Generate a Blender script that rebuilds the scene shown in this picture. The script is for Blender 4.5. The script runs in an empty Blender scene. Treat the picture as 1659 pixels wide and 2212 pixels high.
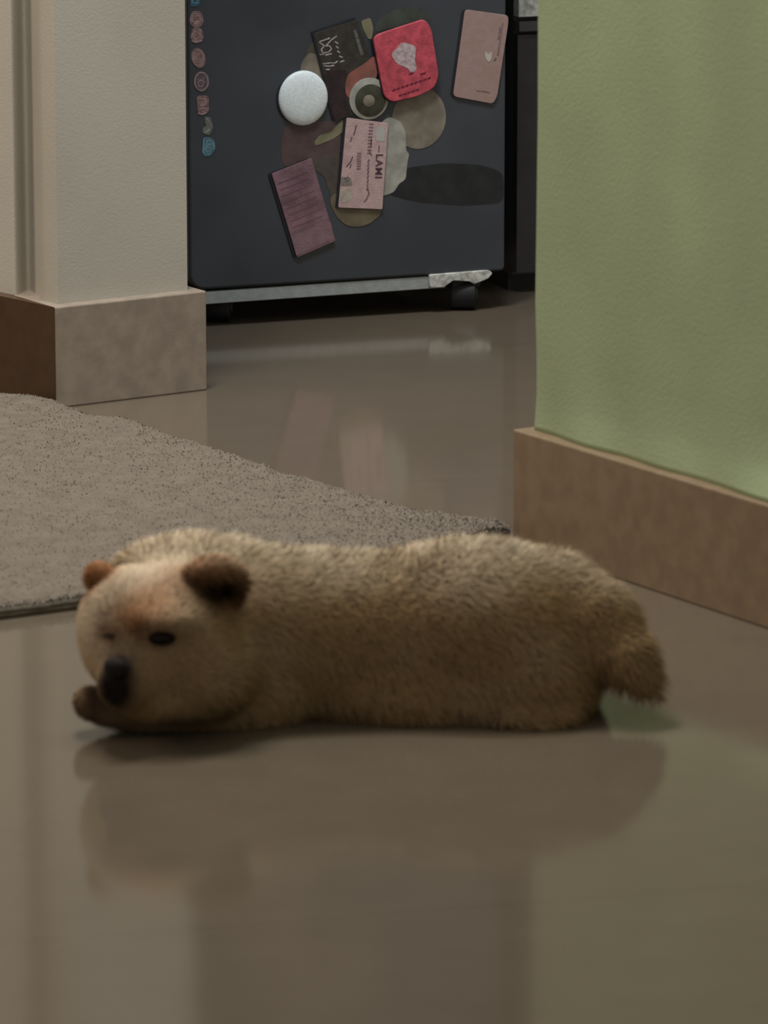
import bpy, bmesh, math, random
import numpy as np
from mathutils import Vector, Matrix

random.seed(7); rng = np.random.default_rng(7)
scene = bpy.context.scene
COL = scene.collection

# ------------------------------------------------------------------ camera
TILT = math.radians(12.5); FPX = 10500.0; H = 0.88
cam = bpy.data.cameras.new('camera'); camo = bpy.data.objects.new('camera', cam); COL.objects.link(camo)
cam.sensor_fit = 'VERTICAL'; cam.sensor_height = 36.0; cam.sensor_width = 27.0
cam.lens = 36.0 * FPX / 2212.0
camo.location = (0, 0, H); camo.rotation_euler = (math.pi/2 - TILT, 0, 0)
cam.clip_start = 0.05; cam.clip_end = 50
cam.dof.use_dof = True; cam.dof.focus_distance = 4.6; cam.dof.aperture_fstop = cam.lens / 13.0
scene.camera = camo

# ------------------------------------------------------------------ light
w = bpy.data.worlds.new('world'); scene.world = w; w.use_nodes = True
bg = w.node_tree.nodes['Background']; bg.inputs[0].default_value = (1.0, 0.93, 0.84, 1); bg.inputs[1].default_value = 0.42
def area(name, loc, target, size, sizey, power, col):
    l = bpy.data.lights.new(name, 'AREA'); l.shape = 'RECTANGLE'; l.size = size; l.size_y = sizey
    l.energy = power; l.color = col
    o = bpy.data.objects.new(name, l); COL.objects.link(o); o.location = loc
    o.rotation_euler = (Vector(target) - Vector(loc)).to_track_quat('-Z', 'Y').to_euler()
    return o
area('ceiling_lamp_light', (-0.42, 3.95, 2.3), (-0.05, 3.85, 0), 0.9, 0.35, 34.0, (1.0, 0.93, 0.82))
area('kitchen_lamp_light', (-0.05, 4.1, 2.1), (0.05, 4.8, 0.3), 0.5, 0.3, 22.0, (0.80, 0.91, 1.0))
area('side_lamp_light', (-2.2, 3.6, 1.5), (-0.4, 4.5, 0.4), 0.8, 0.8, 13.0, (1.0, 0.82, 0.66))
scene.view_settings.view_transform = 'Standard'; scene.view_settings.look = 'None'
scene.view_settings.exposure = 0.0; scene.view_settings.gamma = 1.0; scene.view_settings.use_curve_mapping = False

# ------------------------------------------------------------------ geometry from rays
CY, SY = math.cos(TILT), math.sin(TILT)
def ray(px, py):
    a = (px - 829.5)/FPX; b = -(py - 1106.0)/FPX
    return Vector((a, CY + b*SY, -SY + b*CY))
ORG = Vector((0, 0, H))
def fl(px, py, z=0.0):
    d = ray(px, py); t = (z - H)/d.z; return ORG + d*t
def onY(px, py, Y):
    d = ray(px, py); return ORG + d*(Y/d.y)
class Plane:
    """vertical plane through two plan points; n points to the camera"""
    def __init__(s, a, b):
        s.p = Vector((a.x, a.y, 0)); s.u = (Vector((b.x, b.y, 0)) - s.p).normalized()
        s.n = Vector((s.u.y, -s.u.x, 0))
        if s.n.y > 0: s.n = -s.n
    def hit(s, px, py, off=0.0):
        d = ray(px, py); p0 = s.p + s.n*off
        t = (p0 - ORG).dot(s.n)/d.dot(s.n); return ORG + d*t

# ------------------------------------------------------------------ materials
def lin(c): return tuple(((x/255)/12.92 if x/255 <= .04045 else ((x/255+.055)/1.055)**2.4) for x in c)
MATS = {}
def mat(name, col, rough=.6, var=.12, scale=30., bump=0., bscale=200., spec=.5, attr=None, col2=None, bdist=.002, coat=0., sheen=0.):
    m = bpy.data.materials.new(name); m.use_nodes = True; nt = m.node_tree; N = nt.nodes; L = nt.links
    bs = N['Principled BSDF']; bs.inputs['Roughness'].default_value = rough
    bs.inputs['Specular IOR Level'].default_value = spec
    bs.inputs['Coat Weight'].default_value = coat; bs.inputs['Sheen Weight'].default_value = sheen
    tc = N.new('ShaderNodeTexCoord')
    nz = N.new('ShaderNodeTexNoise'); nz.inputs['Scale'].default_value = scale; nz.inputs['Detail'].default_value = 4
    L.new(tc.outputs['Object'], nz.inputs['Vector'])
    mx = N.new('ShaderNodeMix'); mx.data_type = 'RGBA'
    c2 = col2 if col2 else tuple(c*(1-var) for c in col); c1 = col if col2 else tuple(min(1, c*(1+var)) for c in col)
    mx.inputs[6].default_value = (*c1, 1); mx.inputs[7].default_value = (*c2, 1)
    rmp = N.new('ShaderNodeMapRange'); rmp.inputs[1].default_value = .35; rmp.inputs[2].default_value = .65
    L.new(nz.outputs['Fac'], rmp.inputs[0]); L.new(rmp.outputs[0], mx.inputs[0])
    out = mx.outputs[2]
    if attr:
        at = N.new('ShaderNodeAttribute'); at.attribute_name = attr
        out = at.outputs['Color']
    L.new(out, bs.inputs['Base Color'])
    if bump:
        n2 = N.new('ShaderNodeTexNoise'); n2.inputs['Scale'].default_value = bscale; n2.inputs['Detail'].default_value = 5
        L.new(tc.outputs['Object'], n2.inputs['Vector'])
        b = N.new('ShaderNodeBump'); b.inputs['Strength'].default_value = bump; b.inputs['Distance'].default_value = bdist
        L.new(n2.outputs['Fac'], b.inputs['Height']); L.new(b.outputs[0], bs.inputs['Normal'])
    MATS[name] = m
    return m
M_cream = mat('cream_paint', (.49,.46,.395), .75, .04, 9, .12, 420)
M_green = mat('green_paint', (.325,.395,.235), .75, .07, 7, .2, 330)
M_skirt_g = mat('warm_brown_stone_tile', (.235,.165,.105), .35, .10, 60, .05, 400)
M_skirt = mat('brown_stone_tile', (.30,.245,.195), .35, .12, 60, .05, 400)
M_skirt_d = mat('shaded_stone_tile', (.070,.036,.016), .4, .12, 60, .05, 400)  # left skirting: its shade and dark reflection are put into the colour
M_rug = mat('rug_pile', (.165,.138,.110), .95, .10, 60, .35, 700, .1)
M_rugb = mat('rug_binding', (.10,.085,.06), .9, .2, 120, .3, 900, .1)
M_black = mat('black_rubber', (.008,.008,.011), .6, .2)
M_white = mat('white_enamel', (.34,.36,.36), .5, .08, 120, .2, 400)
M_whiteold = mat('flaked_white_enamel', (.50,.50,.46), .6, .35, 160, .3, 300)
M_cab = mat('fridge_cabinet_grey', (.045,.045,.05), .5, .1)
M_door = mat('fridge_door_glass', (.046,.052,.064), .30, .18, 9, .04, 500, .5)
M_fur = mat('puppy_fur', (.5,.4,.3), .85, 0, attr='col', spec=.15, sheen=0.0)
M_nose = mat('puppy_nose', (.010,.007,.007), .8, .2, spec=.2)
M_eye = mat('puppy_eye', (.009,.005,.004), .6, .2, spec=.12)

def floor_mat():
    m = bpy.data.materials.new('polished_floor_tile'); m.use_nodes = True; nt = m.node_tree; N = nt.nodes; L = nt.links
    bs = N['Principled BSDF']; tc = N.new('ShaderNodeTexCoord')
    nz = N.new('ShaderNodeTexNoise'); nz.inputs['Scale'].default_value = 22; nz.inputs['Detail'].default_value = 8
    L.new(tc.outputs['Object'], nz.inputs['Vector'])
    mx = N.new('ShaderNodeMix'); mx.data_type = 'RGBA'
    mx.inputs[6].default_value = (.140,.112,.082,1); mx.inputs[7].default_value = (.116,.091,.066,1)
    L.new(nz.outputs['Fac'], mx.inputs[0])
    # tile joints, a 60 cm grid turned with the house
    mp = N.new('ShaderNodeMapping'); q0, q1 = fl(0, 2040), fl(400, 2008); ja = math.atan2(q1.y-q0.y, q1.x-q0.x); ju = Vector((-math.sin(ja), math.cos(ja))); mp.inputs['Rotation'].default_value = (0, 0, -ja); mp.inputs['Location'].default_value = (17.3, -ju.dot(Vector((q0.x, q0.y))), 0)
    br = N.new('ShaderNodeTexBrick'); br.offset = 0; br.inputs['Scale'].default_value = 1
    br.inputs['Brick Width'].default_value = 40; br.inputs['Row Height'].default_value = .6
    br.inputs['Mortar Size'].default_value = .0012; br.inputs['Mortar Smooth'].default_value = .3
    br.inputs['Color1'].default_value = (1,1,1,1); br.inputs['Color2'].default_value = (1,1,1,1); br.inputs['Mortar'].default_value = (.84,.82,.8,1)
    L.new(tc.outputs['Object'], mp.inputs[0]); L.new(mp.outputs[0], br.inputs['Vector'])
    ml = N.new('ShaderNodeMix'); ml.data_type = 'RGBA'; ml.blend_type = 'MULTIPLY'; ml.inputs[0].default_value = 1
    L.new(mx.outputs[2], ml.inputs[6]); L.new(br.outputs['Color'], ml.inputs[7]); L.new(ml.outputs[2], bs.inputs['Base Color'])
    bs.inputs['Roughness'].default_value = .10; bs.inputs['IOR'].default_value = 1.5
    n2 = N.new('ShaderNodeTexNoise'); n2.inputs['Scale'].default_value = 14; n2.inputs['Detail'].default_value = 2
    L.new(tc.outputs['Object'], n2.inputs['Vector'])
    b = N.new('ShaderNodeBump'); b.inputs['Strength'].default_value = .008; b.inputs['Distance'].default_value = .002
    L.new(n2.outputs['Fac'], b.inputs['Height']); L.new(b.outputs[0], bs.inputs['Normal'])
    return m
M_floor = floor_mat()

# ------------------------------------------------------------------ object helpers
def link(name, me, m, parent=None, smooth=False):
    if m: me.materials.append(m)
    if smooth: me.polygons.foreach_set('use_smooth', [True]*len(me.polygons))
    o = bpy.data.objects.new(name, me); COL.objects.link(o)
    if parent: o.parent = parent
    return o
def tag(o, label, cat, group=None):
    o['label'] = label; o['category'] = cat
    if group: o['group'] = group
    return o
def struct(o): o['kind'] = 'structure'; return o
def empty(name, label, cat, loc=(0,0,0), group=None):
    o = bpy.data.objects.new(name, None); COL.objects.link(o); o.empty_display_size = .02
    return tag(o, label, cat, group)
def poly_prism(front, back):
    """closed prism between two matching loops of points"""
    n = len(front); vs = [tuple(p) for p in front] + [tuple(p) for p in back]
    fs = [tuple(range(n)), tuple(range(2*n-1, n-1, -1))] + [(i, i+n, (i+1) % n + n, (i+1) % n) for i in range(n)]
    me = bpy.data.meshes.new('m'); me.from_pydata(vs, [], fs)
    bm = bmesh.new(); bm.from_mesh(me); bmesh.ops.recalc_face_normals(bm, faces=bm.faces); bm.to_mesh(me); bm.free()
    return me
def bevel(o, wdt, seg=2):
    b = o.modifiers.new('bevel', 'BEVEL'); b.width = wdt; b.segments = seg; b.limit_method = 'ANGLE'; b.angle_limit = math.radians(40)
    return o
def plan_prism(name, pts, z0, z1, m, parent=None):
    return link(name, poly_prism([Vector((p.x, p.y, z1)) for p in pts], [Vector((p.x, p.y, z0)) for p in pts]), m, parent)
def box(name, a, b, m, parent=None):
    x0,y0,z0 = a; x1,y1,z1 = b
    P = [Vector((x0,y0,0)), Vector((x1,y0,0)), Vector((x1,y1,0)), Vector((x0,y1,0))]
    return plan_prism(name, P, z0, z1, m, parent)
def rounded(pts, r, k=5):
    """round the corners of a pixel polygon"""
    out = []; n = len(pts)
    for i in range(n):
        a, b, c = [Vector(pts[j % n]) for j in (i-1, i, i+1)]
        da, dc = (a-b), (c-b); q = min(r, da.length*.45, dc.length*.45)
        p0 = b + da.normalized()*q; p1 = b + dc.normalized()*q
        for j in range(k+1):
            t = j/k; out.append(tuple((1-t)**2*p0 + 2*t*(1-t)*b + t*t*p1))
    return out
def ellipse(cx, cy, rx, ry, n=28, rot=0, wob=0, ph=0, a0=0, a1=360):
    o = []; c, s = math.cos(math.radians(rot)), math.sin(math.radians(rot))
    for i in range(n):
        t = math.radians(a0) + math.radians(a1-a0)*i/(n if a1-a0 == 360 else n-1)
        k = 1 + wob*math.sin(5*t+ph)
        x, y = rx*k*math.cos(t), ry*k*math.sin(t); o.append((cx+x*c-y*s, cy+x*s+y*c))
    return o
def slab(name, pts, pl, off, th, m, parent=None, bev=0):
    """outline pts (photo pixels) stands on the plane pl, its back at off, th thick"""
    back = [pl.hit(px, py, off) for px, py in pts]
    front = [p + pl.n*th for p in back]
    o = link(name, poly_prism(front, back), m, parent)
    if bev: bevel(o, bev)
    return o
def strokes(name, lines, wpx, pl, off, th, m, parent=None):
    """flat printed strokes: each line a pixel polyline, wpx wide"""
    vs, fs = [], []
    for ln in lines:
        ln = [Vector(p) for p in ln]
        for a, b in zip(ln[:-1], ln[1:]):
            d = (b-a); 
            if d.length < 1e-6: continue
            d.normalize(); q = Vector((-d.y, d.x))*wpx/2; e = d*wpx*.2
            k = len(vs); loop = [a-e+q, a-e-q, b+e-q, b+e+q]
            bk = [pl.hit(p.x, p.y, off) for p in loop]
            vs += [tuple(p + pl.n*th) for p in bk] + [tuple(p) for p in bk]
            fs += [(k,k+1,k+2,k+3),(k+7,k+6,k+5,k+4)] + [(k+i, k+4+i, k+4+(i+1)%4, k+(i+1)%4) for i in range(4)]
    me = bpy.data.meshes.new(name); me.from_pydata(vs, [], fs)
    bm = bmesh.new(); bm.from_mesh(me); bmesh.ops.recalc_face_normals(bm, faces=bm.faces); bm.to_mesh(me); bm.free()
    return link(name, me, m, parent)
def offset_plan(pts, d):
    """move every edge of a plan polygon inwards by d"""
    n = len(pts); A = sum(pts[i].x*pts[(i+1)%n].y - pts[(i+1)%n].x*pts[i].y for i in range(n))
    s = 1 if A > 0 else -1; out = []
    for i in range(n):
        a, b, c = pts[i-1], pts[i], pts[(i+1) % n]
        d1 = Vector((b.x-a.x, b.y-a.y)).normalized(); d2 = Vector((c.x-b.x, c.y-b.y)).normalized()
        n1 = Vector((-d1.y, d1.x))*s; n2 = Vector((-d2.y, d2.x))*s
        k = (n1+n2); k = k/ max(.3, k.length_squared)*2
        out.append(Vector((b.x + k.x*d, b.y + k.y*d, 0)))
    return out

# ------------------------------------------------------------------ floor and far walls
struct(box('floor', (-3.2, -.6, -.06), (3.2, 6.2, 0), M_floor))
struct(box('wall_back', (-3.2, 6.1, 0), (3.2, 6.2, 2.6), M_cream))
struct(box('wall_left', (-3.2, -.6, 0), (-3.1, 6.1, 2.6), M_cream))

# ------------------------------------------------------------------ cream pillar (left) with stone skirting
SK = 0.095
A = fl(118, 664, SK); B = fl(446, 628, SK); Lp = fl(-500, 664 - .21*618, SK)
for p in (A, B, Lp): p.z = 0
dAB = (B-A).normalized(); nb = Vector((-dAB.y, dAB.x, 0))           # nb points away from the camera
B2 = B + nb*.2; L2 = Lp + Vector((-.1, .35, 0))
sk_plan = [Lp, A, B, B2, L2]
inner = offset_plan(sk_plan, .013)
Li, Ai, Bi, B2i, L2i = inner
plL = Plane(Li, Ai)
# vertical rounded channel in the left face
def lf(px, off): q = plL.hit(px, 300, off); return Vector((q.x, q.y, 0))
chan = [lf(24 + 70*k/22, -.028*.5*(1-math.cos(2*math.pi*k/22))) for k in range(23)]
pil = plan_prism('wall_pillar', [Li] + chan + [Ai, Bi, B2i, L2i], SK, 2.6, M_cream)
pil.data.polygons.foreach_set('use_smooth', [abs(p.normal.z) < .5 for p in pil.data.polygons])
ed_ = pil.data.edges; vv = pil.data.vertices
sharp_x = [(q.x, q.y) for q in (Li, Ai, Bi, B2i, L2i)]
for e_ in ed_:
    a_, b_ = vv[e_.vertices[0]].co, vv[e_.vertices[1]].co
    if abs(a_.z-b_.z) < .01 or any(abs(a_.x-x) + abs(a_.y-y) < 1e-5 for x, y in sharp_x): e_.use_edge_sharp = True
struct(pil)
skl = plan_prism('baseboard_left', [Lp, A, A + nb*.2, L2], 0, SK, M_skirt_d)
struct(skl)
skp = plan_prism('baseboard_pillar', [A, B, B2, A + nb*.2], 0, SK, M_skirt); bevel(skp, .0015); struct(skp)

# ------------------------------------------------------------------ green wall (right)
G1 = fl(1108, 927, SK); G2 = fl(1659, 1092, SK); G1.z = G2.z = 0
dG = (G2-G1).normalized(); G3 = G1 + dG*3.4; nG = Vector((-dG.y, dG.x, 0))
if nG.x < 0: nG = -nG                                                # away from the room
g_plan = [G1, G3, G3 + nG*.16, G1 + nG*.16]
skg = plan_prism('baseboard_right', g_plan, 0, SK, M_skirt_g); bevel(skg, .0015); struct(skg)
gi = offset_plan(g_plan, .013)
# paint edge is a little uneven near the floor: subdivided face
def green_wall():
    bm = bmesh.new(); a, b, c, d = gi; n = 160; nz = 14
    zs = [SK, SK+.004, SK+.010, SK+.018, SK+.03, SK+.06, .2, .35, .6, .9, 1.3, 1.8, 2.2, 2.6]
    nrm = -nG; grid = []
    for i in range(n+1):
        t = (i/n)**1.8; p = a.lerp(b, t); row = []
        s = t*3.4
        for z in zs:
            k = max(0, 1 - (z-SK)/.03)
            lump = .009*k*(.35 + .65*max(0, math.sin(s*21+.6)))*(.2 + .8*min(1, max(0, (s-.03)/.12)))
            lump += .0012*math.sin(s*60+z*35)*min(1, 1)
            q = p + nrm*lump; row.append(bm.verts.new((q.x, q.y, z)))
        grid.append(row)
    for i in range(n):
        for j in range(nz-1):
            bm.faces.new((grid[i][j], grid[i+1][j], grid[i+1][j+1], grid[i][j+1]))
    cb = [bm.verts.new((c.x, c.y, z)) for z in (SK, 2.6)]; db = [bm.verts.new((d.x, d.y, z)) for z in (SK, 2.6)]
    bm.faces.new([db[0], db[1]] + [grid[0][j] for j in range(nz-1, -1, -1)])
    bm.faces.new([grid[n][j] for j in range(nz)] + [cb[1], cb[0]])
    bm.faces.new((cb[0], cb[1], db[1], db[0]))
    bm.faces.new([grid[i][-1] for i in range(n+1)] + [cb[1], db[1]])
    bm.faces.new([grid[i][0] for i in range(n, -1, -1)] + [db[0], cb[0]])
    bmesh.ops.recalc_face_normals(bm, faces=bm.faces)
    me = bpy.data.meshes.new('m'); bm.to_mesh(me); bm.free(); return me
gw = struct(link('wall_right', green_wall(), M_green))
gw.data.polygons.foreach_set('use_smooth', [len(p.vertices) == 4 and p.area < .2 for p in gw.data.polygons])

# ------------------------------------------------------------------ refrigerator
F1 = fl(450, 709); F2 = fl(955, 676)
PF = Plane(F1, F2)
uF = PF.u; bF = -PF.n                                                # along the door, and into the fridge
fridge = empty('refrigerator', 'dark grey single-door refrigerator with a faded floral print, covered in magnets, behind the pillar', 'refrigerator')
zb = PF.hit(450, 625).z; zs0 = PF.hit(450, 653).z; Ztop = 1.45
def zpt(p, z): return Vector((p.x, p.y, z))
dl = PF.hit(409, 500); dr = PF.hit(1092, 300)
door_px_r = 1092
r_ = .016
def door_outline():
    a = Vector((dl.x, dl.y, 0)); b = Vector((dr.x, dr.y, 0)); out = []
    L_ = (b-a).length
    def P(u, z): q = a + uF*u; return Vector((q.x, q.y, z))
    for (cu, cz, s) in ((r_, zb+r_, 180), (L_-r_*.3, zb+r_*.3, 270), (L_-r_, Ztop-r_, 0), (r_, Ztop-r_, 90)):
        rr = r_*.3 if s == 270 else r_
        for j in range(7):
            t = math.radians(s + 90*j/6); out.append(P(cu+rr*math.cos(t), cz+rr*math.sin(t)))
    return out
do = door_outline(); DT = .03
door = link('door', poly_prism(do, [p + bF*DT for p in do]), M_door, fridge); bevel(door, .0025)
a0 = Vector((dl.x, dl.y, 0)); b0 = Vector((dr.x, dr.y, 0))
cabl = a0 + bF*(DT+.006); cabr = b0 + bF*(DT+.006)
plan_prism('cabinet', [cabl, cabr, cabr + bF*.45, cabl + bF*.45], zb - .004, Ztop-.005, M_cab, fridge)
# white bottom rail and flaked bracket over the castor
slab('bottom_rail', [(425,628),(955,591),(955,618),(425,655)], PF, -.012, .010, M_white, fridge, .0008)
slab('castor_bracket', rounded([(925,592),(1000,586),(1052,582),(1060,588),(1050,600),(1040,604),(1020,612),(1010,606),(975,604),(955,618),(925,620)], 4), PF, -.002, .006, M_whiteold, fridge, .0006)
slab('rear_shade_board', [(425,655),(1090,609),(1090,667),(425,712)], PF, -.30, .004, M_black, fridge)  # black board added under the fridge to stand in for its shade
def cyl(name, c, axis, r, h, m, parent, seg=32, bev=.002):
    bm = bmesh.new(); bmesh.ops.create_cone(bm, cap_ends=True, segments=seg, radius1=r, radius2=r, depth=h)
    me = bpy.data.meshes.new('m'); bm.to_mesh(me); bm.free()
    o = link(name, me, m, parent, True); o.location = c
    o.rotation_mode = 'QUATERNION'; o.rotation_quaternion = Vector(axis).to_track_quat('Z', 'Y')
    bevel(o, bev); return o
def castor(px, offs):
    q = PF.hit(px, 650, offs); rr = .0165
    c = cyl('castor', Vector((q.x, q.y, rr)), uF*.9 + PF.n*.35, rr, .026, M_black, fridge)
    cyl('hub', Vector((0, 0, .0135)), (0,0,1), rr*.45, .003, M_cab, c, 20, .0005)
    f = plan_prism('castor_fork', [Vector((q.x,q.y,0)) + uF*a_*.016 + PF.n*b_*.010 for a_, b_ in ((-1,-1),(1,-1),(1,1),(-1,1))], .024, zb, M_black, fridge); bevel(f, .002)
castor(1000, -.014)
castor(470, -.034)

# printed flowers on the door
FT = .0003
def pm(name, c, c2=None): return mat(name, c, .35, .2, 70, .05, 400, .4, col2=c2)
M_p1 = pm('print_beige', (.22,.19,.15)); M_p2 = pm('print_pale', (.36,.35,.31)); M_p3 = pm('print_taupe', (.085,.07,.06))
M_p4 = pm('print_rose_grey', (.10,.065,.066)); M_p5 = pm('print_olive', (.055,.065,.055)); M_p6 = pm('print_dark', (.020,.021,.024))
M_p7 = pm('print_straw', (.22,.205,.125)); M_p8 = pm('print_ochre', (.17,.14,.09)); M_p9 = pm('print_salmon', (.34,.12,.10), (.20,.09,.07))
def pr(name, pts, m, lay=0, r=8): return slab(name, rounded(pts, r, 4) if r else pts, PF, lay*FT*.6, FT, m, fridge)
pr('printed_leaf', [(850,380),(880,362),(960,352),(1040,356),(1088,372),(1088,438),(1000,444),(900,436),(835,420)], M_p6, 0, 20)
pr('printed_leaf', [(808,70),(815,45),(850,22),(905,12),(935,40),(900,50),(840,62)], M_p5, 0, 10)
pr('printed_petal', ellipse(905, 255, 58, 67, 30, 10), M_p1, 1, 0)
pr('printed_petal', [(612,270),(660,262),(735,262),(735,340),(680,345),(612,368),(606,320)], M_p4, 0, 20)
pr('printed_petal', [(655,350),(735,330),(745,420),(735,470),(722,450),(700,380)], M_p3, 1, 10)
pr('printed_petal', [(648,140),(668,112),(690,120),(700,165),(690,200),(650,170)], M_p1, 1, 12)
pr('printed_petal', [(660,112),(676,90),(688,110),(690,125),(665,128)], M_p3, 0, 6)
pr('printed_stamen', [(678,308),(690,292),(715,286),(735,262),(745,255),(740,285),(720,300),(700,308),(682,315)], M_p7, 2, 6)
pr('printed_petal', [(825,262),(842,252),(865,262),(876,285),(877,325),(884,332),(880,350),(876,388),(862,396),(852,414),(838,420),(822,424),(822,300)], M_p2, 2, 7)
pr('printed_petal', [(712,425),(730,415),(822,440),(824,462),(800,482),(778,490),(750,488),(728,470),(715,445)], M_p8, 2, 10)
pr('printed_petal', [(780,45),(800,38),(806,60),(803,85),(795,84),(784,62)], M_p7, 1, 5)
# larger flowers further up the door, seen in the polished floor
M_pu = pm('print_upper_petal', (.20,.165,.13), (.13,.105,.085))
def up(name, u, z, ru, rz, rot, m, lay):
    pts = []
    for i in range(26):
        t = 2*math.pi*i/26; x, y = ru*math.cos(t), rz*math.sin(t)*(1+.15*math.cos(t))
        c, s = math.cos(rot), math.sin(rot); q = a0 + uF*((u + x*c - y*s)*.80) + PF.n*(lay*.0002); pts.append(Vector((q.x, q.y, z + x*s + y*c)))
    link(name, poly_prism([p + PF.n*FT for p in pts], pts), m, fridge)
for i, (u, z, ru, rz, rot) in enumerate(((.10,.66,.075,.05,.6),(.185,.71,.08,.05,-.4),(.12,.82,.09,.055,1.1),(.21,.86,.075,.05,.2),(.07,.97,.075,.05,-.7),(.20,1.02,.085,.05,.8),(.12,.58,.05,.03,0.2))):
    up('printed_petal', u, z, ru, rz, rot, M_pu, i)
# ------------------------------------------------------------------ magnets
GRP = 'magnets on the refrigerator door'
ML = .0014
M_mw = mat('white_plastic', (.86,.93,.97), .45, .06, 300, .25, 900)
M_red = mat('red_plastic', (.52,.072,.105), .5, .25, 120, .3, 700)
M_redd = mat('dark_red_print', (.13,.012,.03), .5, .3, 300)
M_pk = mat('pink_card', (.54,.375,.37), .5, .10, 120, .3, 700)
M_pk2 = mat('dusty_pink_card', (.36,.25,.24), .5, .14, 120, .15, 900, col2=(.34,.22,.19))
M_pk3 = mat('mauve_card', (.225,.125,.155), .5, .28, 60, .3, 600)
M_pk4 = mat('mauve_card_footer', (.25,.145,.17), .5, .12, 90, .3, 600)
M_dk = mat('dark_brown_card', (.04,.034,.030), .4, .25, 120, .3, 700)
M_dk2 = mat('dark_maroon_card', (.030,.016,.020), .4, .25, 120, .3, 700)
M_grip = mat('grey_white_print', (.40,.36,.37), .5, .3, 300)
M_ink = mat('purple_ink', (.085,.045,.065), .6, .3, 200)
M_ink2 = mat('faded_ink', (.20,.125,.14), .6, .3, 200)
M_ptext = mat('pink_print', (.30,.20,.21), .5, .3, 300)
M_bk = mat('magnet_shadow_black', (.012,.012,.018), .7, .2)  # near-black for the painted shadows at the magnet edges
def shadow_backing(pts, dx, dy, parent, th=.0011):  # shifted dark copy of the outline, stands in for the magnet's shadow
    return slab('magnet_shadow', [(x+dx, y+dy) for x, y in pts], PF, 0.0008, th, M_bk, parent)

# white round magnet
e = empty('round_magnet', 'white round domed magnet on the left of the magnet cluster, on the refrigerator door', 'magnet', group=GRP)
def dome():
    bm = bmesh.new(); rings = 10; seg = 40; c = PF.hit(654, 211.5, .001); rows = []
    R = (PF.hit(707, 211, .001) - PF.hit(601, 211, .001)).length/2
    up_ = Vector((0,0,1))
    for i in range(rings):
        t = i/(rings-1); rr = R*math.cos(t*math.pi/2*.92); h = .0015 + .0055*math.sin(t*math.pi/2)
        rows.append([bm.verts.new(c + uF*rr*math.cos(a) + up_*rr*1.06*math.sin(a) + PF.n*h) for a in [2*math.pi*k/seg for k in range(seg)]])
    base = [bm.verts.new(c + uF*R*math.cos(a) + up_*R*1.06*math.sin(a)) for a in [2*math.pi*k/seg for k in range(seg)]]
    rows.insert(0, base)
    for r0, r1 in zip(rows[:-1], rows[1:]):
        for k in range(seg): bm.faces.new((r0[k], r0[(k+1)%seg], r1[(k+1)%seg], r1[k]))
    bm.faces.new(rows[-1]); bm.faces.new(rows[0][::-1]); bmesh.ops.recalc_face_normals(bm, faces=bm.faces)
    me = bpy.data.meshes.new('m'); bm.to_mesh(me); bm.free(); return me
link('dome', dome(), M_mw, e, True)
shadow_backing(ellipse(652, 213, 52, 55, 32), -3, 2, e, .0006)

# dark card with cursive lettering
e = empty('card_magnet', 'dark brown card magnet with faded cursive lettering, tilted, left of the red magnet', 'magnet', group=GRP)
card = [(677,72),(771,41),(800,130),(745,158),(752,205),(750,252),(722,262)]
slab('card', rounded([(677,72),(772,42),(800,128),(818,190),(818,225),(722,262)], 5), PF, .0009, ML, M_dk, e, .0003)
slab('lower_panel', rounded([(698,152),(745,150),(752,158),(745,200),(756,246),(722,260)], 4), PF, .0009+ML, .0002, M_dk2, e)
strokes('lettering', [[(690,90),(708,84),(712,82)],[(690,92),(703,100),(716,86),(727,78)],
    [(694,107),(700,99),(712,99),(716,106),(709,113),(697,114),(694,107)],[(691,118),(700,117)],[(703,119),(716,116)],
    [(698,138),(712,136),(724,136),(729,132)],[(700,142),(711,143),(722,141)],[(704,150),(712,150)],
    [(724,90),(730,94)],[(726,100),(731,104)],[(729,110),(734,114)],[(733,121),(740,124)],[(735,134),(743,131)]], 2.6, PF, .0009+ML+.0002, .0002, M_grip, e)
strokes('price_stripe', [[(766,66),(771,80)],[(772,84),(782,118)]], 7, PF, .0009+ML+.0002, .0002, mat('grey_stripe', (.12,.12,.11), .5, .3, 200), e)
shadow_backing([(677,72),(771,41),(790,100),(722,262)], -5, -3, e)

# flower magnet partly under the red one
e = empty('flower_magnet', 'round ringed flower magnet with a salmon petal, half hidden under the red magnet', 'magnet', group=GRP)
cyl('outer_ring', PF.hit(797, 213, .0030), PF.n, .0212, .0008, M_p2, e, 36, .0002)
cyl('dark_ring', PF.hit(800, 217, .0036), PF.n, .0165, .0006, pm('print_dark_olive', (.035,.035,.022), (.07,.07,.05)), e, 36, .0002)
cyl('centre', PF.hit(797, 218, .0041), PF.n, .0062, .0006, M_p1, e, 20, .0002)
slab('petal', rounded([(745,182),(752,160),(790,135),(808,120),(816,150),(812,172),(785,180),(765,196),(756,214),(747,205)], 6, 4), PF, .0026, .0004, M_p9, e)
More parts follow.
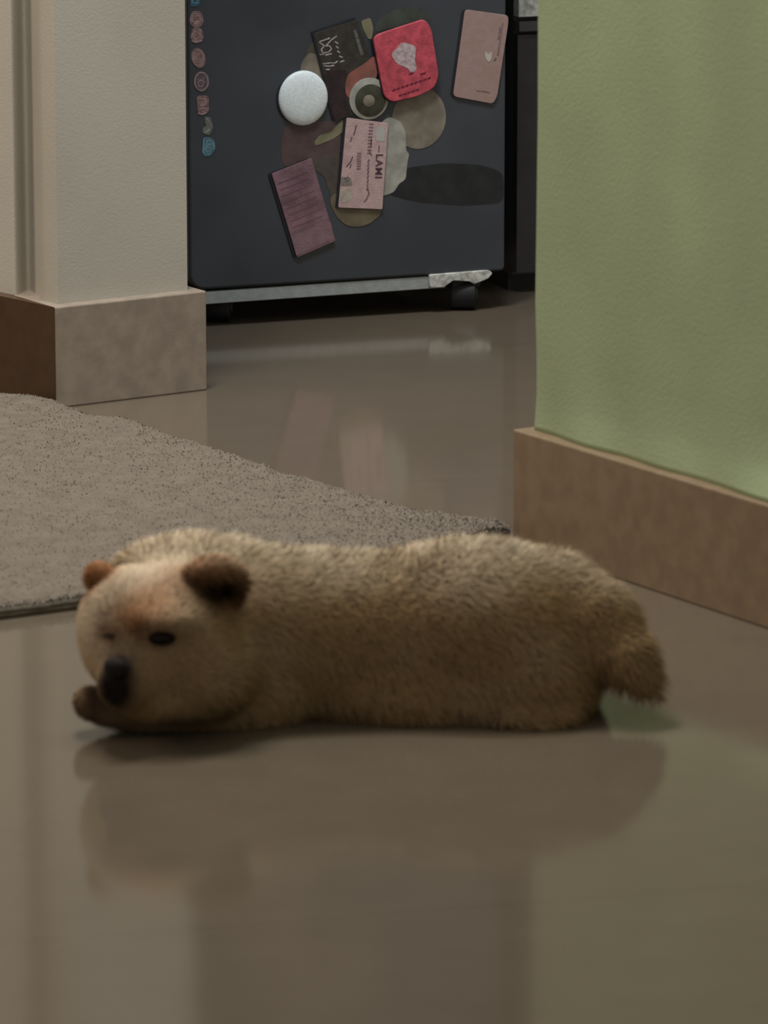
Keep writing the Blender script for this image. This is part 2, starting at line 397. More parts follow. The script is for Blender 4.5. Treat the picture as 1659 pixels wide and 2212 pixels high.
# red magnet
e = empty('logo_magnet', 'bright red rounded square magnet with a white figure emblem', 'magnet', group=GRP)
rp = rounded([(803,78),(835,66),(916,40),(930,62),(946,160),(938,188),(900,208),(845,220),(828,208)], 18, 6)
slab('plate', rp, PF, .0046, .003, M_red, e, .0008)
slab('magnet_shadow', [(x-4, y+1) for x, y in rp], PF, .0012, .0034, M_bk, e)  # dark copy of the plate, shifted left as its painted shadow
slab('emblem', rounded([(862,98),(868,92),(880,93),(893,98),(899,102),(897,118),(896,130),(900,146),(898,154),(888,157),(880,147),(870,143),(860,139),(853,132),(846,120),(848,112),(856,106)], 3, 3), PF, .0076, .0003, mat('white_emblem', (.48,.38,.40), .5, .3, 300), e)
strokes('lettering', [[(848+i*9.5, 196-i*3.2),(848+i*9.5+6, 193-i*3.2)] for i in range(9)] + [[(862+i*9, 207-i*3),(868+i*9, 205-i*3)] for i in range(5)] + [[(884,160),(892,158)],[(908,161),(919,157)]], 3.4, PF, .0076, .0002, M_redd, e)

# pink card (right, alone)
e = empty('card_magnet', 'dusty pink card magnet alone near the right edge of the refrigerator door', 'magnet', group=GRP)
pp = rounded([(1004,20),(1097,33),(1097,50),(1073,208),(1064,224),(978,208)], 9)
slab('card', pp, PF, .001, ML, M_pk2, e, .0003)
slab('magnet_shadow', [(x-6, y+0) for x, y in pp], PF, .0002, .0008, M_bk, e)
slab('star_mark', [(1048,110),(1055,118),(1062,112),(1062,122),(1060,130),(1056,134),(1052,131),(1048,122)], PF, .001+ML, .0003, mat('cream_mark', (.46,.43,.38), .5, .1), e)
strokes('side_print', [[(1086-i*1.2, 50+i*8),(1085-i*1.2, 55+i*8)] for i in range(9)] + [[(1071,126),(1068,131)],[(1080,60),(1077,84)]], 4, PF, .001+ML, .0002, M_ink2, e)
strokes('faint_print', [[(1030,196),(1044,197),(1058,200)]], 3, PF, .001+ML, .0002, mat('faint_rose_ink', (.22,.135,.13), .6, .3, 200), e)

# pink card with LAMI
e = empty('card_magnet', 'pale pink card magnet printed with LAMI and small text, over a pale shell-shaped petal', 'magnet', group=GRP)
cp = rounded([(748,254),(838,266),(825,452),(730,448)], 3, 3)
slab('card', cp, PF, .0018, ML, M_pk, e, .0003)
slab('magnet_shadow', [(x-6, y+1) for x, y in cp], PF, .0009, .0009, M_bk, e)
CB = .0018+ML
strokes('small_print', [[(772-i*.2, 332+i*5.5),(780-i*.2, 331+i*5.5)] for i in range(7)] + [[(798-i*.5, 268+i*7),(806-i*.5, 268+i*7)] for i in range(10)] + [[(797-i*.35, 345+i*8.5),(795-i*.35, 351+i*8.5)] for i in range(8)] + [[(795,410),(797,418),(792,430),(786,436)]], 3.2, PF, CB, .0002, M_ink2, e)
strokes('fine_print', [[(748,360),(757,350),(762,338)],[(758,355),(756,363)],[(744,388),(752,382)],[(747,392),(753,390)],[(802,300),(801,318)],[(819,315),(818,328)],[(797,326),(803,336)],[(770,270),(764,292)],[(760,296),(757,306)]], 2.0, PF, CB, .0002, M_ink, e)
slab('picture_patch', rounded([(812,276),(830,272),(831,306),(812,304)], 4, 3), PF, CB, .0002, mat('pale_picture', (.46,.45,.42), .5, .1), e)
slab('seal', rounded([(734,412),(752,404),(762,412),(760,432),(736,440)], 8, 4), PF, CB, .0002, mat('cream_seal', (.45,.39,.32), .5, .15, 200), e)
slab('grey_patch', rounded([(736,382),(758,384),(762,400),(736,402)], 4, 3), PF, CB, .0002, mat('grey_patch', (.24,.20,.19), .5, .15, 200), e)
def text_on(word, px, py, size, rotdeg, pl, off, m, parent, name='lettering'):
    cu = bpy.data.curves.new('t', 'FONT'); cu.body = word; cu.size = size; cu.extrude = .0001; cu.align_x = 'CENTER'; cu.align_y = 'CENTER'
    cu.offset = size*.02; cu.space_character = 1.15
    tmp = bpy.data.objects.new('t', cu); COL.objects.link(tmp); bpy.context.view_layer.update()
    me = bpy.data.meshes.new_from_object(tmp); bpy.data.objects.remove(tmp)
    X = pl.u if pl.u.x > 0 else -pl.u; Z = Vector((0,0,1)); n = X.cross(Z)
    R = Matrix((X, Z, n)).transposed().to_4x4() @ Matrix.Rotation(math.radians(rotdeg), 4, 'Z')
    me.transform(Matrix.Translation(pl.hit(px, py, off)) @ R)
    return link(name, me, m, parent)
text_on('LAMI', 818, 359, .0105, -93, PF, CB+.0002, M_ink, e, 'large_lettering')

# mauve card, lowest
e = empty('card_magnet', 'mauve card magnet lowest and leftmost on the door, tilted, with faint ruled lines', 'magnet', group=GRP)
mp_ = rounded([(586,375),(672,341),(724,520),(641,556)], 3, 3)
slab('card', mp_, PF, .0016, ML, M_pk3, e, .0003)
slab('magnet_shadow', [(x-7, y+1) for x, y in mp_], PF, .0008, .0008, M_bk, e)
slab('footer_band', [(628,510),(714,478),(722,516),(640,552)], PF, .0016+ML, .0002, M_pk4, e)
strokes('ruled_lines', [[(598+i*4.6+2, 398+i*13.5),(598+i*4.6+66, 398+i*13.5-26)] for i in range(8)], 2.5, PF, .0016+ML, .0001, mat('mauve_line', (.15,.078,.10), .6, .2), e)

# row of small stickers down the left edge
GS = 'small stickers down the left edge of the refrigerator door'
M_sp = mat('pink_sticker', (.25,.155,.155), .5, .35, 260, .3, 700); M_sr = mat('pale_pink_line', (.40,.27,.27), .5, .25, 200)
M_sm = mat('mauve_sticker', (.13,.095,.115), .5, .35, 260, .3, 700); M_sg = mat('grey_sticker', (.16,.165,.145), .5, .35, 200)
M_sb = mat('blue_sticker', (.09,.21,.27), .5, .3, 260, .3, 700); M_sb2 = mat('pale_blue_line', (.20,.36,.41), .5, .2, 200); M_sbd = mat('deep_blue_sticker', (.03,.11,.17), .5, .3, 200)
def sticker(label, out, base, inner, lm, wpx=2.2):
    e = empty('sticker', label, 'sticker', group=GS)
    slab('disc', out, PF, 0, .0007, base, e)
    strokes('printed_outline', inner, wpx, PF, .0007, .0002, lm, e)
def ring(cx, cy, rx, ry, n=18): p = ellipse(cx, cy, rx, ry, n); return p + [p[0]]
sticker('blue sticker at the very top of the left sticker row, cut by the photo edge', rounded([(412,-14),(436,-14),(431,8),(424,14),(411,13)], 4, 3), M_sbd, [ring(421,2,6,5)], M_sb2)
sticker('topmost pink round sticker in the left row, just under the blue one', ellipse(424,42,15,19,24,0,.03), M_sp, [ring(423,40,9,11), [(416,48),(430,46)], [(419,35),(428,34)]], M_sr)
sticker('pink sticker with a pale wavy lower edge, second pink one from the top', ellipse(425,76,14,17,24,0,.06), M_sp, [[(414,88),(420,91),(428,90),(436,88)], ring(423,76,7,8)], M_sr)
sticker('third pink sticker, egg-shaped with a dark spot, left row', ellipse(428,125,15,22,24,-14), M_sp, [ring(428,125,11,17), ring(429,131,4,4,10)], M_sr)
sticker('mauve oval sticker with a pale ring, middle of the left row', ellipse(435,176,17,22,28), M_sm, [ring(435,176,14.5,19.5,26), ring(434,180,6,7,12)], M_sr)
sticker('squarish speckled pink sticker below the mauve oval one', rounded([(424,207),(450,206),(451,240),(442,248),(427,243)], 6), M_sp, [[(428,244),(436,247),(446,243)], [(431,214),(444,213),(444,226),(432,228)], [(432,235),(443,234)]], M_sr, 2.6)
sticker('grey hook-shaped sticker between the pink and the light blue ones', rounded([(442,252),(455,254),(460,275),(452,292),(438,288),(436,278),(446,272),(441,262)], 4, 3), M_sg, [[(446,256),(452,264)],[(452,280),(444,286)]], M_grip)
sticker('light blue oval sticker at the bottom of the left row', rounded([(438,298),(452,295),(464,304),(465,322),(455,336),(440,338),(436,328)], 7), M_sb, [ring(452,308,6,5,12), ring(450,323,6,5,12), [(440,301),(440,332)], [(461,308),(461,322)]], M_sb2)

# ------------------------------------------------------------------ dark cabinet beside the fridge
KB = fl(1100, 628); PK = Plane(KB, KB + uF)
cb = empty('kitchen_cabinet', 'dark tall kitchen cabinet with a white drawer front between the refrigerator and the green wall', 'cabinet')
zc = PK.hit(1130, 592, .01).z
KL = PK.hit(1096, 400, .01); KL.z = 0; KL = KL + uF*.006; KR = KL + uF*.5
plan_prism('carcass', [KL - PK.n*.0, KR, KR + bF*.4, KL + bF*.4], zc, 1.5, M_cab, cb)
plan_prism('plinth', [KL + bF*.012, KR + bF*.012, KR + bF*.35, KL + bF*.35], 0, zc, M_black, cb)
zt = PK.hit(1120, 33, .01).z; z60 = PK.hit(1120, 64, .01).z
M_cd = mat('dark_cabinet_door', (.032,.026,.032), .4, .2, 40)
plan_prism('door', [KL + PK.n*.012 , KR + PK.n*.012, KR, KL], zc+.004, z60 - .004, M_cd, cb)
plan_prism('shelf_edge', [KL + PK.n*.016, KR + PK.n*.016, KR, KL], z60, z60+.010, mat('grey_shelf', (.055,.05,.05), .5, .2), cb)
plan_prism('drawer_front', [KL + PK.n*.014, KR + PK.n*.014, KR, KL], zt, zt+.11, M_whiteold, cb)
plan_prism('upper_door', [KL + PK.n*.012, KR + PK.n*.012, KR, KL], zt+.116, 1.49, M_cd, cb)

# ------------------------------------------------------------------ rug
def noise2(x, y, s=0):
    return (math.sin(x*1.7+s)*math.cos(y*2.3+s*1.3) + .5*math.sin(x*4.1-y*3.3+s) + .25*math.sin(x*9.7+y*8.1+2*s))/1.75
RT = .013
far = [(-420,838),(-200,836),(0,842),(60,844),(115,857),(180,884),(250,896),(300,908),(380,938),(450,958),(520,985),(600,1012),(700,1042),(800,1074),(900,1098),(1000,1114),(1060,1122),(1100,1130)]
near = [(1102,1138),(1060,1146),(1000,1156),(930,1170),(800,1190),(600,1222),(400,1252),(170,1284),(0,1306),(-200,1334),(-420,1362)]
farW = [fl(x, y, RT) for x, y in far]; nearW = [fl(x, y + 0, RT*.9) for x, y in near]
def resample(pts, n):
    d = [0]
    for a, b in zip(pts[:-1], pts[1:]): d.append(d[-1] + (b-a).length)
    out = []
    for i in range(n):
        t = d[-1]*i/(n-1); k = max(j for j in range(len(d)) if d[j] <= t + 1e-9); k = min(k, len(pts)-2)
        out.append(pts[k].lerp(pts[k+1], (t-d[k])/(d[k+1]-d[k])))
    return out
NU, NV = 420, 200
fa = resample(farW, NU); ne = resample(nearW[::-1], NU)
ne[-1] = nearW[0]
def rug_mesh():
    vs = []; fs = []
    for i in range(NU):
        for j in range(NV):
            v = j/(NV-1); p = fa[i].lerp(ne[i], v)
            ed = min(i/NU*60 + 3, (NU-1-i)/NU*60, v*40, (1-v)*40, 1.0); ed = max(0, ed)**.5
            z = RT*(.55 + .45*ed) + .0009*noise2(p.x*60, p.y*110) + .0005*noise2(p.x*150, p.y*250, 2) + .0018*noise2(p.x*14, p.y*26, 1) + random.uniform(-.0002, .0002)
            e1 = (1 - min(1, v*30))*.003*noise2(p.x*90, 3.3) ; e2 = (1 - min(1, (1-v)*30))*.0015*noise2(p.x*60, 1)
            vs.append((p.x, p.y + e1 - e2, z))
    top = len(vs)
    for i in range(NU-1):
        for j in range(NV-1):
            a = i*NV+j; fs.append((a, a+1, a+NV+1, a+NV))
    bound = [i*NV for i in range(NU)] + [(NU-1)*NV+j for j in range(1, NV)] + [i*NV+NV-1 for i in range(NU-2, -1, -1)] + [j for j in range(NV-2, 0, -1)]
    base = len(vs)
    for b in bound: x, y, z = vs[b]; vs.append((x, y, .0035))
    n = len(bound)
    for k in range(n): fs.append((bound[k], bound[(k+1)%n], base+(k+1)%n, base+k))
    fs.append(tuple(range(base, base+n)))
    me = bpy.data.meshes.new('m'); me.from_pydata(vs, [], fs)
    bm = bmesh.new(); bm.from_mesh(me); bmesh.ops.recalc_face_normals(bm, faces=bm.faces); bm.to_mesh(me); bm.free()
    return me, vs, top
rug = empty('rug', 'thick fluffy grey-beige rug lying on the floor behind the puppy', 'rug')
rm, rvs, rtop = rug_mesh()
link('pile', rm, M_rug, rug, True)
# binding strip under the rug edge
bl = [Vector((p.x, p.y, 0)) for p in ne]; bf = [Vector((p.x, p.y, 0)) for p in fa]
loop = [p + Vector((0, .004, 0)) for p in bf[::12]] + [p + Vector((0, -.002, 0)) for p in bl[::-12]]
plan_prism('backing', loop, 0.0003, .0036, M_rugb, rug)

# ------------------------------------------------------------------ strands as one mesh
def strand_mesh(name, P, Nn, D, Ln, W, Cc, m, parent, grav=.35, rep_n=None):
    """P roots, Nn surface normals, D directions, Ln lengths, W root widths, Cc colours"""
    n = len(P); S = np.cross(Nn, D); S /= np.linalg.norm(S, axis=1, keepdims=True) + 1e-9
    pts = []
    ks = (0, .4, .75, 1.0); ws = (1, .85, .55)
    for k in ks:
        q = P + D*(Ln*k)[:, None]; q[:, 2] -= grav*Ln*k*k; q[:, 2] = np.maximum(q[:, 2], .0008)
        pts.append(q)
    V = np.zeros((n, 7, 3))
    for i in range(3):
        V[:, 2*i] = pts[i] - S*(W*ws[i]/2)[:, None]; V[:, 2*i+1] = pts[i] + S*(W*ws[i]/2)[:, None]
    V[:, 6] = pts[3]
    V = V.reshape(-1, 3)
    b = (np.arange(n)*7)[:, None]
    q1 = np.concatenate([b+0, b+2, b+3, b+1], 1); q2 = np.concatenate([b+2, b+4, b+5, b+3], 1); t = np.concatenate([b+4, b+6, b+5], 1)
    idx = np.concatenate([q1, q2, t], 1).reshape(-1)
    starts = (np.arange(n)[:, None]*11 + np.array([0, 4, 8])).reshape(-1)
    me = bpy.data.meshes.new(name)
    me.vertices.add(len(V)); me.vertices.foreach_set('co', V.reshape(-1))
    me.loops.add(len(idx)); me.loops.foreach_set('vertex_index', idx.astype(np.int32))
    me.polygons.add(3*n); me.polygons.foreach_set('loop_start', starts.astype(np.int32))
    me.update(calc_edges=True); me.validate()
    ca = me.color_attributes.new('col', 'FLOAT_COLOR', 'POINT')
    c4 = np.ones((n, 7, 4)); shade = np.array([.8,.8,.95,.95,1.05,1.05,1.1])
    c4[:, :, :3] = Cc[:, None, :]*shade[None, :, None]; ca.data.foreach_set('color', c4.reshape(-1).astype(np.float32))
    me.polygons.foreach_set('use_smooth', [True]*len(me.polygons))
    nn = Nn*.8 + D*.2; nn /= np.linalg.norm(nn, axis=1, keepdims=True)
    me.normals_split_custom_set_from_vertices(np.repeat(nn, 7, axis=0))
    return link(name, me, m, parent)

M_tuft = mat('rug_tuft', (.4,.34,.27), .95, 0, attr='col', spec=.05)
def rug_tufts(n=52000):
    V = np.array(rvs[:rtop]).reshape(NU, NV, 3)
    i = rng.uniform(0, NU-1.01, n); j = rng.uniform(0, NV-1.01, n)
    k = int(n*.16); i[:k] = rng.uniform(0, NU-1.01, k); j[:k] = np.abs(rng.normal(0, 1.2, k)).clip(0, NV-2)
    j[k//2:k] = (NV-1.01 - np.abs(rng.normal(0, .8, k-k//2))).clip(0, NV-2)
    P = V[i.astype(int), j.astype(int)].copy() + rng.normal(0, .0008, (n, 3))*[1,1,0]; P[:, 2] -= .0008
    P = P[P[:, 0] > -.40]; n = len(P)
    Nn = np.tile([0, 0, 1.0], (n, 1)); D = rng.normal(0, .45, (n, 3)); D[:, 2] = 1; D /= np.linalg.norm(D, axis=1, keepdims=True)
    Ln = rng.uniform(.0012, .0028, n); W = np.full(n, .0011)
    C = np.array([.195,.163,.130])*rng.uniform(.82, 1.15, (n, 1))
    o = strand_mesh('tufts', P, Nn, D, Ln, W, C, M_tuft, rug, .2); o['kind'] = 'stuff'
rug_tufts()

# ------------------------------------------------------------------ puppy: one smooth body grown from blended volumes
h_ = .0024
X0, X1, Y0, Y1, Z0, Z1 = -.245, .225, 3.17, 3.46, -.006, .15
gx = np.arange(X0, X1, h_); gy = np.arange(Y0, Y1, h_); gz = np.arange(Z0, Z1, h_)
GX, GY, GZ = np.meshgrid(gx, gy, gz, indexing='ij')
PT = np.stack([GX, GY, GZ], -1)
def smin(a, b, k):
    hh = np.clip(.5 + .5*(b-a)/k, 0, 1); return b*(1-hh) + a*hh - k*hh*(1-hh)
def ell(c, r, R=None):
    q = PT - np.array(c)
    if R is not None: q = q @ np.array(R)          # columns of R = local axes
    r = np.array(r); k0 = np.linalg.norm(q/r, axis=-1); k1 = np.linalg.norm(q/(r*r), axis=-1)
    return k0*(k0-1)/np.maximum(k1, 1e-6)
def cap(a, b, ra, rb):
    a = np.array(a); b = np.array(b); ba = b-a; q = PT-a
    t = np.clip((q @ ba)/(ba @ ba), 0, 1); return np.linalg.norm(q - t[..., None]*ba, axis=-1) - (ra + (rb-ra)*t)
def pw(px, py, Y): p = onY(px, py, Y); return [p.x, p.y, p.z]
def basis(f, up=(0,0,1)):
    f = Vector(f).normalized(); s = f.cross(Vector(up)).normalized(); u = s.cross(f)
    return np.array([[s.x, f.x, u.x],[s.y, f.y, u.y],[s.z, f.z, u.z]])
YB = 3.350; YH = 3.268
sdf = ell([.005, YB, .052], (.125, .062, .050))
sdf = smin(sdf, ell(pw(620, 1370, YB-.005), (.068, .062, .050)), .03)            # chest
sdf = smin(sdf, ell(pw(1050, 1345, YB), (.066, .064, .054)), .03)                # rump
sdf = smin(sdf, ell(pw(1160, 1405, YB-.004), (.038, .055, .046)), .03)           # rear
sdf = smin(sdf, ell(pw(1125, 1480, 3.306), (.042, .026, .034)), .02)             # near thigh
sdf = smin(sdf, ell(pw(545, 1488, 3.304), (.036, .030, .028)), .012)
sdf = smin(sdf, ell(pw(900, 1492, 3.308), (.074, .028, .026)), .014)              # near flank / shoulder
sdf = smin(sdf, ell(pw(480, 1345, 3.322), (.056, .052, .050)), .03)              # neck ruff
sdf = smin(sdf, ell(pw(385, 1255, 3.345), (.045, .04, .026)), .03)               # far ruff
HC = pw(350, 1378, YH); FD = Vector((-.50, -.80, -.22)).normalized(); HB = basis(FD)
sdf = smin(sdf, ell(HC, (.0475, .046, .0465), HB), .022)                           # skull
hc = Vector(HC); HS = Vector(HB[:, 0]); HU = Vector(HB[:, 2])
sdf = smin(sdf, ell(pw(420, 1450, YH-.008), (.034, .034, .026)), .02)            # near cheek
sdf = smin(sdf, ell(pw(264, 1400, YH-.004), (.018, .026, .020)), .02)            # far cheek
MZ = pw(283, 1468, YH-.040); sdf = smin(sdf, ell(MZ, (.021, .024, .0185), HB), .012)   # muzzle
NS = pw(250, 1442, YH-.060)
sdf = smin(sdf, ell(pw(325, 1508, YH-.030), (.020, .018, .010), HB), .010)       # chin
sdf = smin(sdf, ell(pw(254, 1318, YH+.004), (.018, .026, .024)), .018)           # far temple
# brow ridges, leaving shallow eye sockets
EN = pw(347, 1380, YH-.047); EF = pw(236, 1374, YH-.036)
sdf = smin(sdf, ell(pw(350, 1345, YH-.036), (.016, .012, .008)), .012)
for e_ in (EN,): sdf = -smin(-sdf, ell([e_[0], e_[1]-.004, e_[2]], (.010, .007, .005)), .006)
# near foreleg stretched forward under the chin, far paw, toes
sdf = smin(sdf, cap(pw(520, 1528, 3.286), pw(230, 1532, 3.262), .0135, .0105), .010)
sdf = smin(sdf, ell(pw(196, 1517, 3.262), (.0105, .012, .0105)), .006)
for tx, ty, dy in ((180,1504,-.006),(178,1520,-.011),(186,1534,-.009),(182,1508,.006)):
    sdf = smin(sdf, ell(pw(tx, ty, 3.262+dy), (.0055, .0042, .0045)), .003)
sdf = smin(sdf, cap(pw(480, 1515, 3.33), pw(290, 1500, 3.315), .012, .010), .010)
# hind foot
sdf = smin(sdf, cap(pw(1195, 1552, 3.286), pw(1100, 1556, 3.280), .010, .009), .010)
# tail, hanging down to the floor behind
tp = [pw(1200, 1295, 3.345), pw(1280, 1345, 3.325), pw(1352, 1420, 3.300), pw(1404, 1480, 3.288)]
for (a, b, ra, rb) in ((tp[0],tp[1],.030,.025),(tp[1],tp[2],.025,.014),(tp[2],tp[3],.014,.005)): sdf = smin(sdf, cap(a, b, ra, rb), .012)
# ears: small rounded shells, hollow towards the front
def ear(c, r, f, upv, hollow):
    global sdf
    R = basis(f, upv); e1 = ell(c, r, R)
    hc_ = np.array(c) + R[:, 1]*r[1]*.95 - R[:, 2]*r[2]*.12
    e1 = np.maximum(e1, -ell(hc_, (r[0]*.62, r[1]*.95, r[2]*.62), R)) if hollow else e1
    sdf = smin(sdf, e1, .006)
EC = pw(462, 1258, YH-.006); ear(EC, (.0205, .0115, .0195), (.10, -.85, -.5), (.35, 0, 1), True)
EC2 = pw(212, 1244, YH+.004); ear(EC2, (.0095, .008, .009), (-.5, -.8, .1), (-.5, 0, 1), False)
sdf = np.maximum(sdf, .0012 - GZ)                                              # rests flat on the floor

def surface_nets(F):
    ins = F < 0; nx, ny, nz = F.shape
    c = [F[i:nx-1+i, j:ny-1+j, k:nz-1+k] for i in (0,1) for j in (0,1) for k in (0,1)]
    s = sum((q < 0).astype(int) for q in c); act = (s > 0) & (s < 8)
    cnt = np.zeros(act.shape); acc = np.zeros(act.shape + (3,))
    off = [(i,j,k) for i in (0,1) for j in (0,1) for k in (0,1)]
    for a in range(8):
        for b in range(a+1, 8):
            if sum(abs(off[a][m]-off[b][m]) for m in range(3)) != 1: continue
            fa_, fb_ = c[a], c[b]; cr = (fa_ < 0) != (fb_ < 0)
            t = np.where(cr, fa_/np.where(cr, fa_-fb_, 1), 0)
            pos = np.array(off[a]) + t[..., None]*(np.array(off[b])-np.array(off[a]))
            acc += np.where(cr[..., None], pos, 0); cnt += cr
    idx = np.full(act.shape, -1); idx[act] = np.arange(act.sum())
    g = np.argwhere(act); v = (g + acc[act]/cnt[act][:, None])*h_ + np.array([X0, Y0, Z0])
    faces = []
    for ax in range(3):
        sl0 = [slice(None)]*3; sl1 = [slice(None)]*3; sl0[ax] = slice(0, -1); sl1[ax] = slice(1, None)
        A_ = ins[tuple(sl0)]; B_ = ins[tuple(sl1)]
        e = np.argwhere(A_ != B_); e = e[(e[:, (ax+1)%3] > 0) & (e[:, (ax+2)%3] > 0)]
        e = e[(e[:, (ax+1)%3] < F.shape[(ax+1)%3]-1) & (e[:, (ax+2)%3] < F.shape[(ax+2)%3]-1)]
        u = np.eye(3, dtype=int)[(ax+1)%3]; w_ = np.eye(3, dtype=int)[(ax+2)%3]
        q = [e-u-w_, e-w_, e, e-u]; q = np.stack([idx[k[:,0],k[:,1],k[:,2]] for k in q], 1)
        fl_ = ~A_[e[:,0],e[:,1],e[:,2]]; q[fl_] = q[fl_][:, ::-1]; faces.append(q)
    return v, np.concatenate(faces)
sv, sf = surface_nets(sdf)
me = bpy.data.meshes.new('puppy_body'); me.from_pydata(sv.tolist(), [], sf.tolist()); me.validate()
bm = bmesh.new(); bm.from_mesh(me); bmesh.ops.recalc_face_normals(bm, faces=bm.faces)
for _ in range(2): bmesh.ops.smooth_vert(bm, verts=bm.verts, factor=.5, use_axis_x=True, use_axis_y=True, use_axis_z=True)
bm.to_mesh(me); bm.free()
nv = len(me.vertices); co = np.zeros(nv*3); me.vertices.foreach_get('co', co); co = co.reshape(-1, 3)
vn = np.zeros(nv*3); me.vertices.foreach_get('normal', vn); vn = vn.reshape(-1, 3)

def blob(p, c, r): return np.exp(-((p-np.array(c))**2/np.array(r)**2).sum(-1))
def wav(p, s, f): return (np.sin(p[:,0]*f+s)*np.cos(p[:,2]*f*1.3+s*2)+.6*np.sin(p[:,1]*f*1.7+p[:,0]*f*.6+s*3))/1.6
CREAM = np.array([.62,.50,.36]); TAN = np.array([.36,.235,.115]); BRN = np.array([.30,.135,.058]); DRK = np.array([.020,.013,.012])
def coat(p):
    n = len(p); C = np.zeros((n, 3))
    back = np.clip((p[:,2]-.080)/.03, 0, 1)                                   # paler towards the top
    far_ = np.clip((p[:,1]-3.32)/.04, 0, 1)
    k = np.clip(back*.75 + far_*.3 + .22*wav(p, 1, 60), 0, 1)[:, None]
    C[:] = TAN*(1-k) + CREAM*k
    def mixin(wt, col):
        nonlocal C; wt = np.clip(wt, 0, 1)[:, None]; C = C*(1-wt) + np.array(col)*wt
    head = blob(p, HC, (.06,.055,.055))*1.1
    mixin(head*.55, np.array([.42,.30,.17]))
    mixin(blob(p, pw(215, 1330, YH-.02), (.022,.04,.035)), CREAM)             # far side of the face
    mixin(blob(p, pw(300, 1235, YH-.01), (.035,.04,.014)), CREAM*.95)         # crown
    mixin(blob(p, pw(275, 1340, YH-.045), (.016,.02,.012))*.9, BRN*1.25)      # forehead streak
    mixin(blob(p, pw(330, 1300, YH-.04), (.018,.02,.013))*.6, BRN*1.5)
    mixin(blob(p, pw(400, 1240, YH-.03), (.026,.02,.014))*.7, BRN*1.5)        # streak running up to the ear
    mixin(blob(p, pw(200, 1518, 3.262), (.016,.02,.016))*1.3, [.13,.078,.052])  # paw
    mixin(blob(p, pw(330, 1535, 3.268), (.045,.02,.011))*.9, [.15,.098,.06])  # foreleg, darkened for the shade under the chin
    mixin(blob(p, EC, (.027,.024,.020))*1.4, BRN)
    mixin(blob(p, pw(468, 1282, YH-.018), (.020,.016,.012))*1.6, [.040,.028,.010])  # ear hollow: darker fur, with the shade inside put into the colour
    mixin(blob(p, EC2, (.013,.014,.015))*1.5, BRN*1.3)
    mixin(blob(p, NS, (.0135,.020,.012))*1.6, DRK)
    mixin(blob(p, pw(252, 1485, YH-.056), (.0115,.020,.0125))*1.6, DRK)
    mixin(blob(p, EN, (.010,.02,.0062))*.85, DRK*2)
    mixin(blob(p, EF, (.0085,.02,.005))*.8, BRN*.7)
    mixin(blob(p, tp[3], (.014,.02,.018))*.8, TAN*.7)
    return C
def fur_len(p):
    L_ = np.full(len(p), .0135)
    hd = np.clip(blob(p, HC, (.066,.058,.056))*1.5, 0, 1); L_ = L_*(1-hd) + .0065*hd
    mz = np.clip(blob(p, MZ, (.032,.034,.028))*1.5, 0, 1); L_ = L_*(1-mz) + .0028*mz
    er = np.clip(blob(p, EC, (.024,.02,.022))*1.5, 0, 1); L_ = L_*(1-er) + .0075*er
    er = np.clip(blob(p, EC2, (.016,.016,.017))*1.5, 0, 1); L_ = L_*(1-er) + .004*er
    ey = np.clip(blob(p, EN, (.011,.02,.008))*1.6, 0, 1); L_ = L_*(1-ey) + .0018*ey
    pwn = np.clip(blob(p, pw(215, 1520, 3.262), (.03,.03,.02))*1.6, 0, 1); L_ = L_*(1-pwn) + .0035*pwn
    return L_
ca = me.color_attributes.new('col', 'FLOAT_COLOR', 'POINT')
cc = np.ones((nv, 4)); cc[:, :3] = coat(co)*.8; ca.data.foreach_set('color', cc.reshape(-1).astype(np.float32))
puppy = link('puppy', me, M_fur, None, True)
tag(puppy, 'fluffy cream and tan puppy lying flat on the polished floor, head turned left, drooping tail', 'puppy')

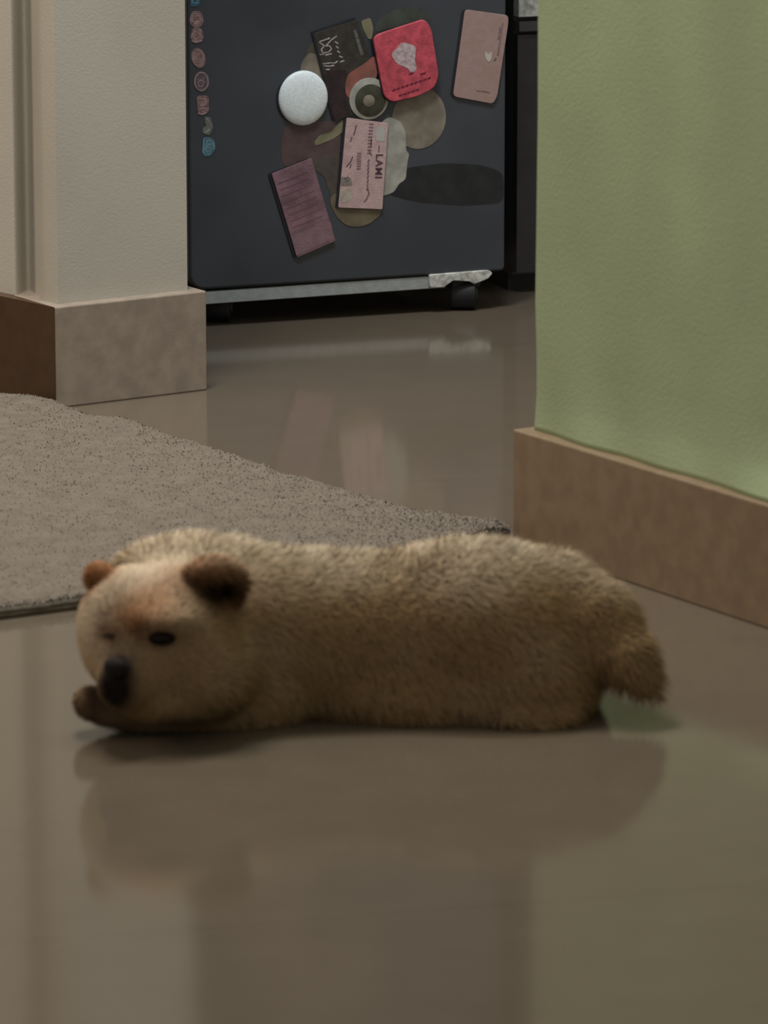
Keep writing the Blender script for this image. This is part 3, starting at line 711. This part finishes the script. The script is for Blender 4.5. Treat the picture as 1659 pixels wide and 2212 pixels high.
tri = np.concatenate([sf[:, [0,1,2]], sf[:, [0,2,3]]]); a, b, c = co[tri[:,0]], co[tri[:,1]], co[tri[:,2]]
ar = np.linalg.norm(np.cross(b-a, c-a), axis=1)/2; cen = (a+b+c)/3
wt = ar*(1 + 1.4*(fur_len(cen) < .008)); wt[cen[:,2] < .004] = 0; wt /= wt.sum()
NS_ = 150000
ti = rng.choice(len(tri), NS_, p=wt); r1 = np.sqrt(rng.random(NS_)); r2 = rng.random(NS_)
bc = np.stack([1-r1, r1*(1-r2), r1*r2], 1)
P = (co[tri[ti]]*bc[:, :, None]).sum(1); Nn = (vn[tri[ti]]*bc[:, :, None]).sum(1); Nn /= np.linalg.norm(Nn, axis=1, keepdims=True)
comb = np.tile([.75, -.1, -.45], (NS_, 1))
hw = np.clip(blob(P, HC, (.062,.055,.055))*1.6, 0, 1)[:, None]
outw = P - np.array(NS); outw /= np.linalg.norm(outw, axis=1, keepdims=True); comb = comb*(1-hw) + outw*hw
tw = np.clip(blob(P, pw(1345, 1430, 3.305), (.045,.06,.045))*1.5, 0, 1)[:, None]; comb = comb*(1-tw) + np.array([.62, -.05, -.75])*tw
clump = np.stack([wav(P, 3+i, 170) for i in range(3)], 1)
D = Nn*.75 + comb*.6 + clump*.10 + rng.normal(0, .16, (NS_, 3)); 
dn = (D*Nn).sum(1); D += Nn*np.maximum(0, .25-dn)[:, None]; D /= np.linalg.norm(D, axis=1, keepdims=True)
Ln = fur_len(P)*rng.uniform(.65, 1.15, NS_); W = np.where(Ln < .006, .00042, .00062)
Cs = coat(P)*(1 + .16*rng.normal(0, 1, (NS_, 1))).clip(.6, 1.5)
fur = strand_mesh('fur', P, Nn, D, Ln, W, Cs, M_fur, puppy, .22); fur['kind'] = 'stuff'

def ball(name, c, r, R, m, parent):
    bm = bmesh.new(); bmesh.ops.create_icosphere(bm, subdivisions=4, radius=1)
    me = bpy.data.meshes.new('m'); bm.to_mesh(me); bm.free()
    Mx = Matrix([[R[i][j]*r[j] for j in range(3)] + [c[i]] for i in range(3)] + [[0,0,0,1]]); me.transform(Mx)
    return link(name, me, m, parent, True)
I3 = np.eye(3)
ball('eye', [EN[0]+.001, EN[1]+.001, EN[2]], (.0092, .006, .0046), I3, M_eye, puppy)
ball('eye', [EF[0], EF[1]+.001, EF[2]], (.0045, .004, .0014), I3, M_eye, puppy)
ball('nose', NS, (.0088, .0065, .0072), HB, M_nose, puppy)
ball('mouth', pw(250, 1480, YH-.0545), (.0078, .006, .0090), HB, M_nose, puppy)
for i in range(4):
    c_ = pw((166,165,172,170)[i], (1500,1517,1535,1506)[i], 3.262+(-.006,-.011,-.009,.006)[i])
    ball('claw', c_, (.0022,.0010,.0011), I3, M_nose, puppy)
